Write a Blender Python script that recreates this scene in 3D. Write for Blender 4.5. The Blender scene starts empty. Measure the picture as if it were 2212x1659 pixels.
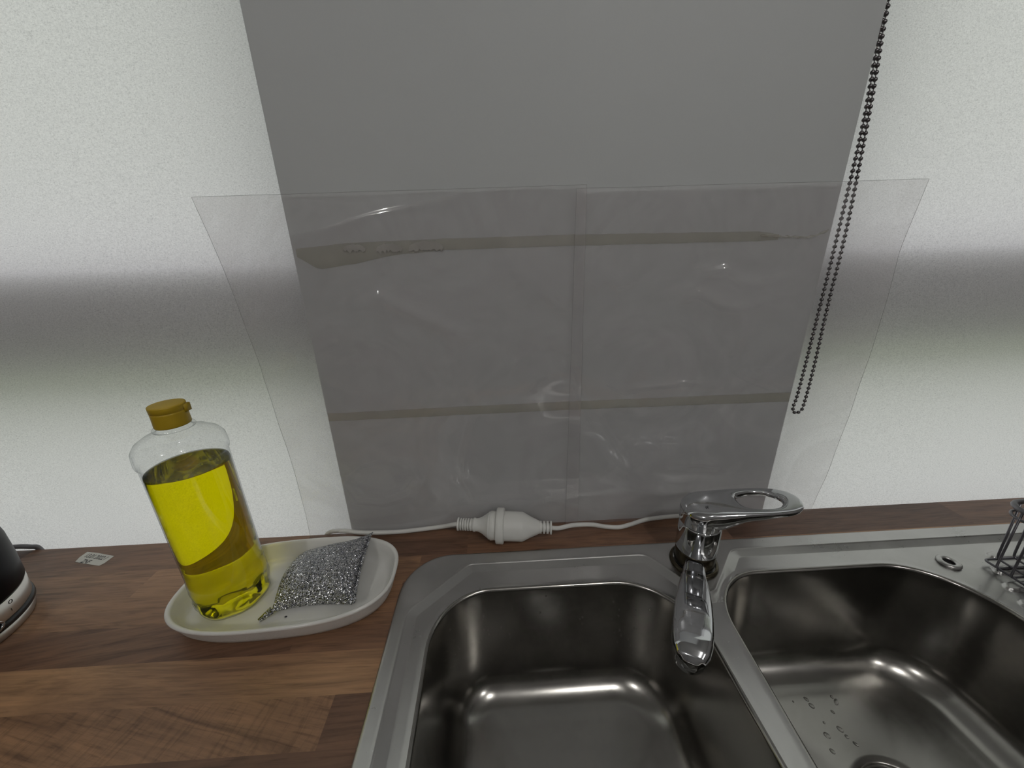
import bpy, bmesh, math, random
import numpy as np
from mathutils import Vector, Matrix, noise
from mathutils.geometry import delaunay_2d_cdt

random.seed(7)
ZT = 0.90                                   # height of the worktop above the floor
SC = bpy.context.scene
COL = SC.collection
PI = math.pi

# ------------------------------------------------------------------ camera
cd = bpy.data.cameras.new('camera')
cd.sensor_width = 36.0
cd.lens = 13.02
cd.clip_start = 0.01
cam = bpy.data.objects.new('camera', cd)
COL.objects.link(cam)
Rm = Matrix(((0.9986, -0.0397, 0.0345), (-0.0459, -0.3365, 0.9406), (-0.0258, -0.9408, -0.3379)))
cx, cy, cz = Rm.col[0].copy(), -Rm.col[1], -Rm.col[2]
M4 = Matrix((cx, cy, cz)).transposed().to_4x4()
M4.translation = Vector((0, -0.4675, 0.40 + ZT))
cam.matrix_world = M4
SC.camera = cam

# ------------------------------------------------------------------ world and lights
w = bpy.data.worlds.new('sky'); SC.world = w; w.use_nodes = True
nt = w.node_tree; nt.nodes.clear()
tc = nt.nodes.new('ShaderNodeTexCoord'); sp = nt.nodes.new('ShaderNodeSeparateXYZ')
rp = nt.nodes.new('ShaderNodeValToRGB'); bg = nt.nodes.new('ShaderNodeBackground'); ow = nt.nodes.new('ShaderNodeOutputWorld')
mr = nt.nodes.new('ShaderNodeMapRange'); mr.inputs[1].default_value = -1; mr.inputs[2].default_value = 1
nt.links.new(tc.outputs['Generated'], sp.inputs[0]); nt.links.new(sp.outputs[2], mr.inputs[0])
nt.links.new(mr.outputs[0], rp.inputs[0]); nt.links.new(rp.outputs[0], bg.inputs[0]); nt.links.new(bg.outputs[0], ow.inputs[0])
cr = rp.color_ramp
cr.elements[0].position = 0.0; cr.elements[0].color = (0.25, 0.30, 0.20, 1)
cr.elements[1].position = 1.0; cr.elements[1].color = (0.76, 0.77, 0.765, 1)
e = cr.elements.new(0.50); e.color = (0.36, 0.40, 0.30, 1)
e = cr.elements.new(0.58); e.color = (1.0, 0.995, 1.01, 1)
bg.inputs[1].default_value = 1.62
LAMPS = [(-0.85, -1.75), (0.42, -1.25), (1.25, -1.9)]
for lx, ly in LAMPS:
    l = bpy.data.lights.new('ceiling_spot', 'POINT'); l.energy = 10.5; l.color = (1.0, 0.985, 0.955); l.shadow_soft_size = 0.035
    o = bpy.data.objects.new('ceiling_spot', l); COL.objects.link(o); o.location = (lx, ly, ZT + 1.52)
SC.view_settings.view_transform = 'Standard'
SC.view_settings.look = 'None'
SC.view_settings.exposure = 0.0
SC.view_settings.gamma = 1.0
SC.view_settings.use_curve_mapping = False
SC.cycles.use_denoising = True
SC.cycles.max_bounces = 16
SC.cycles.transmission_bounces = 14
SC.cycles.transparent_max_bounces = 24
SC.cycles.glossy_bounces = 8
SC.cycles.diffuse_bounces = 5
SC.cycles.caustics_refractive = True
SC.cycles.sample_clamp_indirect = 6

# ------------------------------------------------------------------ helpers
ORI = {}

def finish(o, parent):
    COL.objects.link(o)
    if parent is not None:
        o.parent = parent

def tag(o, label=None, cat=None, group=None, kind=None):
    if label: o['label'] = label
    if cat: o['category'] = cat
    if group: o['group'] = group
    if kind: o['kind'] = kind
    return o

def thing(name, label, cat, org=(0, 0, 0), group=None):
    o = bpy.data.objects.new(name, None); COL.objects.link(o)
    o.location = (org[0], org[1], org[2] + ZT); o.empty_display_size = 0.02
    ORI[o.name] = Vector(org)
    return tag(o, label, cat, group)

def mesh(name, verts, faces, mat, parent=None, org=None, smooth=True, label=None, solid=None):
    """verts in worktop coordinates; a child takes its thing's origin, a top-level mesh takes org"""
    if parent is not None:
        og = ORI[parent.name]
    else:
        og = Vector(org if org is not None else (0, 0, 0))
    me = bpy.data.meshes.new(name)
    me.from_pydata([(v[0] - og.x, v[1] - og.y, v[2] - og.z) for v in verts], [], faces)
    me.validate()
    me.materials.append(mat)
    bm = bmesh.new(); bm.from_mesh(me)
    bmesh.ops.recalc_face_normals(bm, faces=bm.faces)
    bm.to_mesh(me); bm.free()
    if smooth:
        me.polygons.foreach_set('use_smooth', [True] * len(me.polygons))
    o = bpy.data.objects.new(name, me)
    finish(o, parent)
    ORI[o.name] = og.copy()
    if parent is None:
        o.location = (og.x, og.y, og.z + ZT)
    if solid:
        s = o.modifiers.new('thickness', 'SOLIDIFY'); s.thickness = solid; s.offset = 0
    if label: o['label'] = label
    return o

def text(body_, x, y_, z, ang_, size, parent, mat, rotx=0.0, shear=0.0, sx=1.0, name='lettering'):
    cu = bpy.data.curves.new('t', 'FONT'); cu.body = body_; cu.size = size; cu.extrude = 0.00005; cu.offset = 0.00012; cu.shear = shear; cu.align_x = 'LEFT'
    to = bpy.data.objects.new('t', cu); COL.objects.link(to)
    dg = bpy.context.evaluated_depsgraph_get(); me = bpy.data.meshes.new_from_object(to.evaluated_get(dg))
    bpy.data.objects.remove(to)
    og_ = ORI[parent.name]
    Mx = Matrix.Translation(Vector((x, y_, z)) - og_) @ Matrix.Rotation(ang_, 4, 'Z') @ Matrix.Rotation(rotx, 4, 'X') @ Matrix.Diagonal((sx, 1, 1, 1))
    me.transform(Mx); me.materials.clear(); me.materials.append(mat); me.name = name
    o_ = bpy.data.objects.new(name, me); finish(o_, parent); return o_

class MB:
    def __init__(s): s.v = []; s.f = []
    def add(s, v, f):
        n = len(s.v); s.v += [tuple(p) for p in v]; s.f += [tuple(i + n for i in q) for q in f]
        return s
    def box(s, x0, x1, y0, y1, z0, z1):
        v = [(x0, y0, z0), (x1, y0, z0), (x1, y1, z0), (x0, y1, z0), (x0, y0, z1), (x1, y0, z1), (x1, y1, z1), (x0, y1, z1)]
        return s.add(v, [(0, 3, 2, 1), (4, 5, 6, 7), (0, 1, 5, 4), (1, 2, 6, 5), (2, 3, 7, 6), (3, 0, 4, 7)])
    def loops(s, L, close=True, cap0=False, cap1=False, wrap=False):
        n = len(L[0]); v = [p for l in L for p in l]; f = []
        m = len(L)
        for i in range(m if wrap else m - 1):
            for j in range(n if close else n - 1):
                a = i * n + j; b = i * n + (j + 1) % n; c = ((i + 1) % m) * n + (j + 1) % n; d = ((i + 1) % m) * n + j
                f.append((a, b, c, d))
        if cap0: f.append(tuple(range(n)))
        if cap1: f.append(tuple(range((m - 1) * n, m * n)))
        return s.add(v, f)
    def lathe(s, prof, c=(0, 0, 0), n=48, sx=1, sy=1, cap0=False, cap1=False, a0=0):
        L = []
        for r, z in prof:
            L.append([(c[0] + r * sx * math.cos(a0 + 2 * PI * k / n), c[1] + r * sy * math.sin(a0 + 2 * PI * k / n), c[2] + z) for k in range(n)])
        return s.loops(L, cap0=cap0, cap1=cap1)
    def tube(s, pts, r, n=10, closed=False, rr=None):
        P = [Vector(p) for p in pts]; m = len(P); L = []
        up = None
        for i, p in enumerate(P):
            a = P[(i - 1) % m] if (closed or i > 0) else p
            b = P[(i + 1) % m] if (closed or i < m - 1) else p
            t = (b - a).normalized()
            if up is None:
                up = Vector((0, 0, 1)) if abs(t.z) < 0.9 else Vector((0, 1, 0))
            up = (up - t * up.dot(t)).normalized()
            sd = t.cross(up)
            q = rr[i] if rr else r
            L.append([p + up * (q * math.cos(2 * PI * k / n)) + sd * (q * math.sin(2 * PI * k / n)) for k in range(n)])
        return s.loops(L, wrap=closed, cap0=not closed, cap1=not closed)
    def build(s, name, mat, parent=None, **k):
        return mesh(name, s.v, s.f, mat, parent, **k)

def spline(pts, k=8, closed=False):
    P = [Vector(p) for p in pts]; n = len(P); out = []
    rng = range(n) if closed else range(n - 1)
    for i in rng:
        if closed:
            a, b, c, d = P[(i - 1) % n], P[i], P[(i + 1) % n], P[(i + 2) % n]
        else:
            a, b, c, d = P[max(i - 1, 0)], P[i], P[i + 1], P[min(i + 2, n - 1)]
        for j in range(k):
            t = j / k
            out.append(0.5 * ((2 * b) + (c - a) * t + (2 * a - 5 * b + 4 * c - d) * t * t + (3 * b - a - 3 * c + d) * t ** 3))
    if not closed: out.append(P[-1])
    return out

def rpoly(pts, rad, na=10, seg=0.02):
    """rounded polygon (counter-clockwise): list of (x, y, nx, ny), n pointing inward; reflex corners allowed"""
    n = len(pts); out = []
    arcs = []
    for i in range(n):
        p = Vector(pts[i]); a = Vector(pts[i - 1]); b = Vector(pts[(i + 1) % n]); r = rad[i]
        d0 = (p - a).normalized(); d1 = (b - p).normalized()
        n0 = Vector((-d0.y, d0.x)); n1 = Vector((-d1.y, d1.x))
        cr_ = d0.x * d1.y - d0.y * d1.x
        ang = math.acos(max(-1, min(1, d0.dot(d1))))
        if cr_ < 0: ang = -ang
        t = r * math.tan(abs(ang) / 2)
        s0 = p - d0 * t
        sg = 1 if ang > 0 else -1
        c = s0 + n0 * r * sg
        arc = []
        for k in range(na + 1):
            th = ang * k / na
            nn = Vector((n0.x * math.cos(th) - n0.y * math.sin(th), n0.x * math.sin(th) + n0.y * math.cos(th)))
            q = c - nn * r * sg
            arc.append((q.x, q.y, nn.x, nn.y))
        arcs.append(arc)
    for i in range(n):
        out += arcs[i]
        a = arcs[i][-1]; b = arcs[(i + 1) % n][0]
        L = math.hypot(b[0] - a[0], b[1] - a[1]); m = int(L / seg)
        for k in range(1, m):
            t = k / m
            out.append((a[0] + (b[0] - a[0]) * t, a[1] + (b[1] - a[1]) * t, a[2], a[3]))
    return out

def off(rp_, d): return [(p[0] + p[2] * d, p[1] + p[3] * d) for p in rp_]

def inside(poly, x, y):
    c = False; j = len(poly) - 1
    for i in range(len(poly)):
        xi, yi = poly[i][0], poly[i][1]; xj, yj = poly[j][0], poly[j][1]
        if (yi > y) != (yj > y) and x < (xj - xi) * (y - yi) / (yj - yi) + xi: c = not c
        j = i
    return c

# ------------------------------------------------------------------ materials
class N:
    def __init__(s, name):
        s.m = bpy.data.materials.new(name); s.m.use_nodes = True; s.t = s.m.node_tree; s.t.nodes.clear()
        s.out = s.t.nodes.new('ShaderNodeOutputMaterial')
    def n(s, typ, **k):
        o = s.t.nodes.new('ShaderNode' + typ)
        for a, b in k.items():
            if a.startswith('i_'):
                o.inputs[a[2:].replace('_', ' ')].default_value = b
            else:
                setattr(o, a, b)
        return o
    def l(s, a, b): s.t.links.new(a, b)
    def done(s, sh): s.l(sh, s.out.inputs[0]); return s.m
    def coord(s, scale=(1, 1, 1), rot=(0, 0, 0), kind='Object'):
        c = s.n('TexCoord'); mp = s.n('Mapping'); mp.inputs['Scale'].default_value = scale; mp.inputs['Rotation'].default_value = rot
        s.l(c.outputs[kind], mp.inputs[0]); return mp.outputs[0]
    def noise(s, vec, scale, detail=4, rough=0.5, dist=0.0):
        o = s.n('TexNoise'); o.inputs['Scale'].default_value = scale; o.inputs['Detail'].default_value = detail
        o.inputs['Roughness'].default_value = rough; o.inputs['Distortion'].default_value = dist
        s.l(vec, o.inputs['Vector']); return o.outputs['Fac']
    def ramp(s, fac, stops):
        o = s.n('ValToRGB'); c = o.color_ramp
        c.elements[0].position = stops[0][0]; c.elements[0].color = (*stops[0][1], 1)
        c.elements[1].position = stops[-1][0]; c.elements[1].color = (*stops[-1][1], 1)
        for p, q in stops[1:-1]:
            e_ = c.elements.new(p); e_.color = (*q, 1)
        s.l(fac, o.inputs[0]); return o.outputs[0]
    def math(s, op, a, b=None, clamp=False):
        o = s.n('Math'); o.operation = op; o.use_clamp = clamp
        for i, x in enumerate((a, b)):
            if x is None: continue
            if isinstance(x, (int, float)): o.inputs[i].default_value = x
            else: s.l(x, o.inputs[i])
        return o.outputs[0]
    def mix(s, fac, a, b, mode='MIX'):
        o = s.n('MixRGB'); o.blend_type = mode
        for i, x in enumerate((fac, a, b)):
            if isinstance(x, (int, float)): o.inputs[i].default_value = x
            elif isinstance(x, tuple): o.inputs[i].default_value = (*x, 1)
            else: s.l(x, o.inputs[i])
        return o.outputs[0]
    def bump(s, h, strength=0.3, dist=0.001):
        o = s.n('Bump'); o.inputs['Strength'].default_value = strength; o.inputs['Distance'].default_value = dist
        s.l(h, o.inputs['Height']); return o.outputs[0]
    def pbr(s, color=(0.5, 0.5, 0.5), rough=0.5, metal=0.0, normal=None, **k):
        p = s.n('BsdfPrincipled')
        for nm, x in (('Base Color', color), ('Roughness', rough), ('Metallic', metal)):
            if isinstance(x, tuple): p.inputs[nm].default_value = (*x, 1)
            elif isinstance(x, (int, float)): p.inputs[nm].default_value = x
            else: s.l(x, p.inputs[nm])
        if normal is not None: s.l(normal, p.inputs['Normal'])
        for a, b in k.items():
            p.inputs[a.replace('_', ' ')].default_value = b
        return p.outputs[0]

def simple(name, color, rough=0.5, metal=0.0, var=0.08, bump=0.0, bs=300.0, **k):
    q = N(name); v = q.coord()
    f = q.noise(v, 40, 4)
    d = tuple(max(0, c * (1 - var)) for c in color); h = tuple(min(1, c * (1 + var)) for c in color)
    col = q.ramp(f, [(0.3, d), (0.7, h)])
    nm = q.bump(q.noise(v, bs, 3), bump, 0.0005) if bump else None
    return q.done(q.pbr(col, rough, metal, nm, **k))

# pillar paint
q = N('grey_paint'); v = q.coord()
f1 = q.noise(v, 2.2, 3, 0.6); c1 = q.ramp(f1, [(0.3, (0.51, 0.53, 0.53)), (0.7, (0.53, 0.55, 0.55))])
vo = q.n('TexVoronoi'); vo.inputs['Scale'].default_value = 16; q.l(v, vo.inputs['Vector'])
dk = q.math('LESS_THAN', vo.outputs['Distance'], 0.018)
c1 = q.mix(dk, c1, (0.10, 0.09, 0.085))
PAINT = q.done(q.pbr(c1, 0.55, 0, q.bump(q.noise(v, 350, 3), 0.12, 0.0006)))
WHITE = simple('white_wall_paint', (0.26, 0.255, 0.25), 0.7, var=0.03)
CEIL = simple('ceiling_paint', (0.55, 0.545, 0.54), 0.8, var=0.02)
FLOORM = simple('floor_vinyl', (0.16, 0.13, 0.11), 0.5, var=0.2)
FRAME = simple('white_window_frame', (0.78, 0.78, 0.77), 0.35, var=0.02)

# roller blind fabric: light comes through it
q = N('blind_fabric')
va = q.coord((1.0, 1.0, 2.4)); vb = q.coord((2.6, 1.0, 1.0))
fa = q.noise(va, 480, 5, 0.65, 0.6); fb = q.noise(vb, 560, 4, 0.6, 0.4); fc = q.noise(q.coord(), 6, 2)
th = q.math('ADD', q.math('MULTIPLY', fa, 0.6), q.math('MULTIPLY', fb, 0.4))
colf = q.ramp(th, [(0.30, (0.52, 0.52, 0.53)), (0.48, (0.80, 0.80, 0.805)), (0.66, (0.95, 0.95, 0.95))])
tr = q.n('BsdfTranslucent'); q.l(colf, tr.inputs[0])
df = q.n('BsdfDiffuse'); q.l(q.mix(1.0, colf, (0.8, 0.8, 0.8), 'MULTIPLY'), df.inputs[0])
bn = q.bump(th, 0.5, 0.0006); q.l(bn, df.inputs['Normal']); q.l(bn, tr.inputs['Normal'])
mx = q.n('MixShader'); mx.inputs[0].default_value = 0.25; q.l(tr.outputs[0], mx.inputs[1]); q.l(df.outputs[0], mx.inputs[2])
BLIND = q.done(mx.outputs[0])

def schlick(q, f0, f1):
    lw_ = q.n('LayerWeight'); lw_.inputs['Blend'].default_value = 0.5
    return q.math('ADD', q.math('MULTIPLY', q.math('POWER', lw_.outputs['Facing'], 5.0), f1), f0)
# window glass
q = N('window_glass')
t_ = q.n('BsdfTransparent'); t_.inputs[0].default_value = (0.97, 0.97, 0.975, 1); g_ = q.n('BsdfGlossy'); g_.inputs['Roughness'].default_value = 0.02
mx = q.n('MixShader'); q.l(schlick(q, 0.05, 0.6), mx.inputs[0]); q.l(t_.outputs[0], mx.inputs[1]); q.l(g_.outputs[0], mx.inputs[2])
GLASS = q.done(mx.outputs[0])

# clear plastic film
def film(name, haze, tint, hz=(0.84, 0.80, 0.81)):
    q = N(name)
    v = q.coord()
    t_ = q.n('BsdfTransparent'); t_.inputs[0].default_value = (*tint, 1)
    d_ = q.n('BsdfDiffuse'); d_.inputs[0].default_value = (*hz, 1)
    tl = q.n('BsdfTranslucent'); tl.inputs[0].default_value = (*hz, 1)
    ad = q.n('MixShader'); ad.inputs[0].default_value = 0.35; q.l(d_.outputs[0], ad.inputs[1]); q.l(tl.outputs[0], ad.inputs[2])
    hf = q.math('MULTIPLY', q.ramp(q.noise(v, 6.5, 3, 0.45, 2.2), [(0.34, (0.45,) * 3), (0.47, (0.85,) * 3), (0.53, (1.2,) * 3), (0.68, (1.5,) * 3)]), haze)  # slight film haze; its uneven patches paint in wavy reflections
    m1 = q.n('MixShader'); q.l(hf, m1.inputs[0]); q.l(t_.outputs[0], m1.inputs[1]); q.l(ad.outputs[0], m1.inputs[2])
    g_ = q.n('BsdfGlossy'); g_.inputs['Roughness'].default_value = 0.04
    m2 = q.n('MixShader'); q.l(schlick(q, 0.05, 0.6), m2.inputs[0]); q.l(m1.outputs[0], m2.inputs[1]); q.l(g_.outputs[0], m2.inputs[2])
    return q.done(m2.outputs[0])
FILM = film('clear_film', 0.15, (0.992, 0.99, 0.992))
FILM2 = film('clear_glued_film', 0.05, (0.99, 0.985, 0.985))

EDGE = simple('film_cut_edge', (0.22, 0.22, 0.215), 0.4)
# yellowed tape: thin and see-through
q = N('yellowed_tape'); v = q.coord((1, 1, 1))
t_ = q.n('BsdfTransparent'); t_.inputs[0].default_value = (0.975, 0.97, 0.945, 1)
d_ = q.n('BsdfDiffuse'); q.l(q.ramp(q.noise(v, 60, 5, 0.6), [(0.3, (0.56, 0.55, 0.47)), (0.7, (0.66, 0.65, 0.56))]), d_.inputs[0])
mx = q.n('MixShader'); mx.inputs[0].default_value = 0.22; q.l(t_.outputs[0], mx.inputs[1]); q.l(d_.outputs[0], mx.inputs[2])
TAPE = q.done(mx.outputs[0])
FLAKE = simple('peeled_paint', (0.40, 0.395, 0.36), 0.7, var=0.1, bump=0.3)

# laminate worktop: block-board planks, tint per plank in a face attribute
q = N('walnut_laminate')
at = q.n('Attribute'); at.attribute_name = 'plank'; se = q.n('SeparateColor'); q.l(at.outputs['Color'], se.inputs[0])
v0 = q.coord()
ang = q.math('MULTIPLY', q.math('SUBTRACT', se.outputs[2], 0.5), 1.2)
vr = q.n('VectorRotate'); vr.rotation_type = 'Z_AXIS'; q.l(v0, vr.inputs['Vector']); q.l(ang, vr.inputs['Angle'])
cb = q.n('CombineXYZ'); q.l(q.math('MULTIPLY', se.outputs[1], 9.0), cb.inputs[0]); q.l(q.math('MULTIPLY', se.outputs[1], 5.0), cb.inputs[1]); q.l(q.math('MULTIPLY', se.outputs[1], 7.0), cb.inputs[2])
va = q.n('VectorMath'); va.operation = 'ADD'; q.l(vr.outputs[0], va.inputs[0]); q.l(cb.outputs[0], va.inputs[1])
mp = q.n('Mapping'); mp.inputs['Scale'].default_value = (0.11, 1, 1); q.l(va.outputs[0], mp.inputs[0])
g1 = q.noise(mp.outputs[0], 75, 6, 0.62, 1.2)
mp2 = q.n('Mapping'); mp2.inputs['Scale'].default_value = (0.05, 1, 1); q.l(va.outputs[0], mp2.inputs[0])
g2 = q.noise(mp2.outputs[0], 420, 4, 0.6, 0.3)
mp3 = q.n('Mapping'); mp3.inputs['Scale'].default_value = (0.25, 1, 1); q.l(va.outputs[0], mp3.inputs[0])
g3 = q.noise(mp3.outputs[0], 14, 3, 0.5, 0.8)
base = q.ramp(se.outputs[0], [(0.0, (0.100, 0.052, 0.033)), (0.35, (0.185, 0.100, 0.061)), (0.7, (0.300, 0.168, 0.094)), (1.0, (0.40, 0.232, 0.122))])
gr = q.ramp(g1, [(0.28, (0.56, 0.54, 0.54)), (0.5, (1.0, 1.0, 1.0)), (0.74, (1.34, 1.32, 1.28))])
gf = q.ramp(g2, [(0.30, (0.66, 0.64, 0.62)), (0.44, (0.96, 0.96, 0.96)), (0.7, (1.10, 1.10, 1.08))])
mp4 = q.n('Mapping'); mp4.inputs['Scale'].default_value = (1.0, 0.16, 1); mp4.inputs['Rotation'].default_value = (0, 0, 0.5); q.l(va.outputs[0], mp4.inputs[0])
g4 = q.ramp(q.noise(mp4.outputs[0], 130, 4, 0.6, 1.5), [(0.36, (0.60, 0.58, 0.56)), (0.50, (1.0, 1.0, 1.0)), (0.7, (1.12, 1.10, 1.08))])
gl = q.ramp(g3, [(0.3, (0.82, 0.80, 0.82)), (0.7, (1.16, 1.17, 1.14))])
cc = q.mix(1.0, q.mix(1.0, q.mix(1.0, base, gr, 'MULTIPLY'), gf, 'MULTIPLY'), gl, 'MULTIPLY')
cc = q.mix(at.outputs['Alpha'], cc, q.mix(1.0, cc, g4, 'MULTIPLY'))
ro = q.ramp(g2, [(0.3, (0.46,) * 3), (0.7, (0.36,) * 3)])
WOOD = q.done(q.pbr(cc, ro, 0, q.bump(g2, 0.12, 0.0003)))

# stainless steel
def steel(name, base, rlo, rhi, smear=1.0, bs=0.06):
    q = N(name); v = q.coord()
    f1 = q.noise(v, 16, 5, 0.55, 0.6); f2 = q.noise(v, 160, 4, 0.6); f3 = q.noise(q.coord((1, 0.04, 1)), 900, 2)
    col = q.ramp(f1, [(0.32, tuple(c * 0.93 for c in base)), (0.68, tuple(min(1, c * 1.06) for c in base))])
    sp_ = q.ramp(f2, [(0.60, (1, 1, 1)), (0.9, (0.94, 0.93, 0.91))])
    col = q.mix(0.5 * smear, col, sp_, 'MULTIPLY')
    r = q.ramp(q.math('ADD', q.math('MULTIPLY', f1, 0.6), q.math('MULTIPLY', f2, 0.4)), [(0.35, (rlo,) * 3), (0.65, (rhi,) * 3)])
    h = q.math('MULTIPLY', f3, 0.12)
    return q.done(q.pbr(col, r, 1.0, q.bump(h, bs, 0.0004)))
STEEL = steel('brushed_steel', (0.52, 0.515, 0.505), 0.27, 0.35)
BASIN = steel('basin_steel', (0.34, 0.33, 0.31), 0.19, 0.25, 0.5, 0.0)  # same steel, darkened: the bowls' dark reflections are put into its colour
q = N('chrome'); v = q.coord()
CHROME = q.done(q.pbr((0.60, 0.61, 0.63), q.ramp(q.noise(v, 120, 4), [(0.4, (0.03,) * 3), (0.75, (0.12,) * 3)]), 1.0))
BRASSY = simple('tarnished_ring', (0.10, 0.085, 0.06), 0.25, 1.0, var=0.3)
WIRE = simple('dark_wire', (0.16, 0.155, 0.17), 0.32, 0.85, var=0.2)
BEAD = simple('dark_metal_bead', (0.16, 0.15, 0.155), 0.32, 0.9, var=0.1)
PLASTIC = simple('white_plastic', (0.72, 0.72, 0.69), 0.42, var=0.03, bump=0.1)
GREYPL = simple('grey_rubber', (0.16, 0.16, 0.17), 0.5)
DARKGAP = simple('dark_gap', (0.03, 0.03, 0.03), 0.6)
BLACK = simple('black_gloss', (0.004, 0.0035, 0.005), 0.38, var=0.1, Specular_IOR_Level=0.10)
BLACKR = simple('black_rubber', (0.012, 0.012, 0.014), 0.35)
SATIN = simple('satin_metal', (0.62, 0.60, 0.57), 0.34, 1.0, var=0.05)
CERAMIC = None
q = N('glazed_ceramic'); v = q.coord()
cerc = q.ramp(q.noise(v, 30, 3), [(0.3, (0.74, 0.735, 0.70)), (0.7, (0.79, 0.785, 0.755))])
CERAMIC = q.done(q.pbr(cerc, 0.16, 0, None, Coat_Weight=0.3))
q = N('rough_ceramic_side'); v = q.coord((1, 1, 1.6))
CERSIDE = q.done(q.pbr((0.74, 0.735, 0.71), 0.28, 0, q.bump(q.noise(v, 160, 5, 0.6), 0.55, 0.0012)))

# glitter scourer
q = N('silver_glitter'); v = q.coord()
vo = q.n('TexVoronoi'); vo.inputs['Scale'].default_value = 1400; vo.inputs['Randomness'].default_value = 1.0; q.l(v, vo.inputs['Vector'])
wn = q.n('TexWhiteNoise'); q.l(vo.outputs['Position'], wn.inputs['Vector'])
vm = q.n('VectorMath'); vm.operation = 'SUBTRACT'; q.l(wn.outputs['Color'], vm.inputs[0]); vm.inputs[1].default_value = (0.5, 0.5, 0.5)
sc_ = q.n('VectorMath'); sc_.operation = 'SCALE'; q.l(vm.outputs[0], sc_.inputs[0]); sc_.inputs['Scale'].default_value = 1.7
ge = q.n('NewGeometry'); ad = q.n('VectorMath'); ad.operation = 'ADD'; q.l(ge.outputs['Normal'], ad.inputs[0]); q.l(sc_.outputs[0], ad.inputs[1])
no = q.n('VectorMath'); no.operation = 'NORMALIZE'; q.l(ad.outputs[0], no.inputs[0])
cl = q.ramp(wn.outputs['Value'], [(0.0, (0.05, 0.05, 0.065)), (0.45, (0.32, 0.33, 0.38)), (0.75, (0.78, 0.79, 0.80)), (1.0, (1, 1, 0.97))])
GLITTER = q.done(q.pbr(cl, 0.22, 0.9, no.outputs[0]))

# washing-up liquid bottle
q = N('clear_bottle')
t_ = q.n('BsdfTransparent'); lwc = q.n('LayerWeight'); lwc.inputs['Blend'].default_value = 0.5
q.l(q.ramp(lwc.outputs['Facing'], [(0.55, (0.985, 0.99, 0.99)), (0.82, (0.88, 0.89, 0.90)), (0.97, (0.50, 0.52, 0.53))]), t_.inputs[0])
g_ = q.n('BsdfGlossy'); g_.inputs['Roughness'].default_value = 0.05
mx = q.n('MixShader'); q.l(schlick(q, 0.05, 0.75), mx.inputs[0]); q.l(t_.outputs[0], mx.inputs[1]); q.l(g_.outputs[0], mx.inputs[2])
CLEAR = q.done(mx.outputs[0])
q = N('yellow_liquid'); v = q.coord()
rf = q.n('BsdfRefraction'); rf.inputs['Color'].default_value = (0.95, 0.90, 0.03, 1); rf.inputs['IOR'].default_value = 1.33; rf.inputs['Roughness'].default_value = 0.0
g_ = q.n('BsdfGlossy'); g_.inputs['Roughness'].default_value = 0.03
fr = q.n('Fresnel'); fr.inputs[0].default_value = 1.33
mx = q.n('MixShader'); q.l(fr.outputs[0], mx.inputs[0]); q.l(rf.outputs[0], mx.inputs[1]); q.l(g_.outputs[0], mx.inputs[2])
LIQUID = q.done(mx.outputs[0])
CAP = simple('mustard_cap', (0.46, 0.31, 0.012), 0.45, var=0.04, bump=0.1)
STICK = simple('sticker_paper', (0.62, 0.61, 0.56), 0.6, var=0.05)
INK = simple('ink', (0.03, 0.03, 0.03), 0.6)
q = N('water'); 
gl = q.n('BsdfGlass'); gl.inputs['IOR'].default_value = 1.33; gl.inputs['Roughness'].default_value = 0.0
WATER = q.done(gl.outputs[0])
WHITEP = simple('carcass_white', (0.6, 0.6, 0.58), 0.5)

# ------------------------------------------------------------------ room shell
def struct(name, mb, m, org=(0, 0, 0), smooth=False):
    o = mb.build(name, m, None, org=org, smooth=smooth); o['kind'] = 'structure'; return o
XL, XR, YF, ZC = -1.35, 2.1, -2.9, 1.60
F0 = -ZT
struct('floor', MB().box(XL - .1, XR + .1, YF - .1, 0.12, F0 - 0.1, F0), FLOORM)
struct('ceiling', MB().box(XL - .1, XR + .1, YF - .1, 0.12, ZC, ZC + 0.1), CEIL)
struct('wall_left', MB().box(XL - .1, XL, YF, 0.12, F0, ZC), WHITE)
struct('wall_right', MB().box(XR, XR + .1, YF, 0.12, F0, ZC), WHITE)
struct('wall_front', MB().box(XL - .1, XR + .1, YF - .1, YF, F0, ZC), WHITE)
PL, PR = -0.233, 0.409
WT, WB = 1.30, -0.10                        # window opening top and bottom
mb = MB()
mb.box(PL, PR, 0.0, 0.12, F0, ZC)           # the grey pillar between the windows
mb.box(XL, PL, 0.02, 0.12, WT, ZC); mb.box(PR, XR, 0.02, 0.12, WT, ZC)
mb.box(XL, PL, 0.02, 0.12, F0, WB); mb.box(PR, XR, 0.02, 0.12, F0, WB)
struct('wall_back', mb, PAINT)

def window(k, x0, x1):
    r = bpy.data.objects.new('window_%d' % k, None); COL.objects.link(r); r['kind'] = 'structure'
    r.location = (x0, 0.1, WB + ZT); ORI[r.name] = Vector((x0, 0.1, WB))
    f = MB()
    f.box(x0, x0 + 0.012, 0.085, 0.115, WB, WT); f.box(x1 - 0.012, x1, 0.085, 0.115, WB, WT)
    f.box(x0, x1, 0.085, 0.115, WT - 0.05, WT); f.box(x0, x1, 0.075, 0.115, WB, WB + 0.05)
    f.box(x0, x1, 0.125, 0.28, WB - 0.03, WB - 0.01)
    f.build('window_frame', FRAME, r, smooth=False)
    MB().box(x0, x1, 0.036, 0.125, 0.300, 0.394).box(x0, x1, 0.058, 0.125, 0.262, 0.300).build('transom', FRAME, r, smooth=False)
    MB().box(x0 + 0.01, x1 - 0.01, 0.099, 0.101, 0.38, WT - 0.04).build('pane', GLASS, r, smooth=False)
    MB().box(x0 + 0.01, x1 - 0.01, 0.099, 0.101, WB + 0.04, 0.305).build('pane', GLASS, r, smooth=False)
    return r
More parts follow.
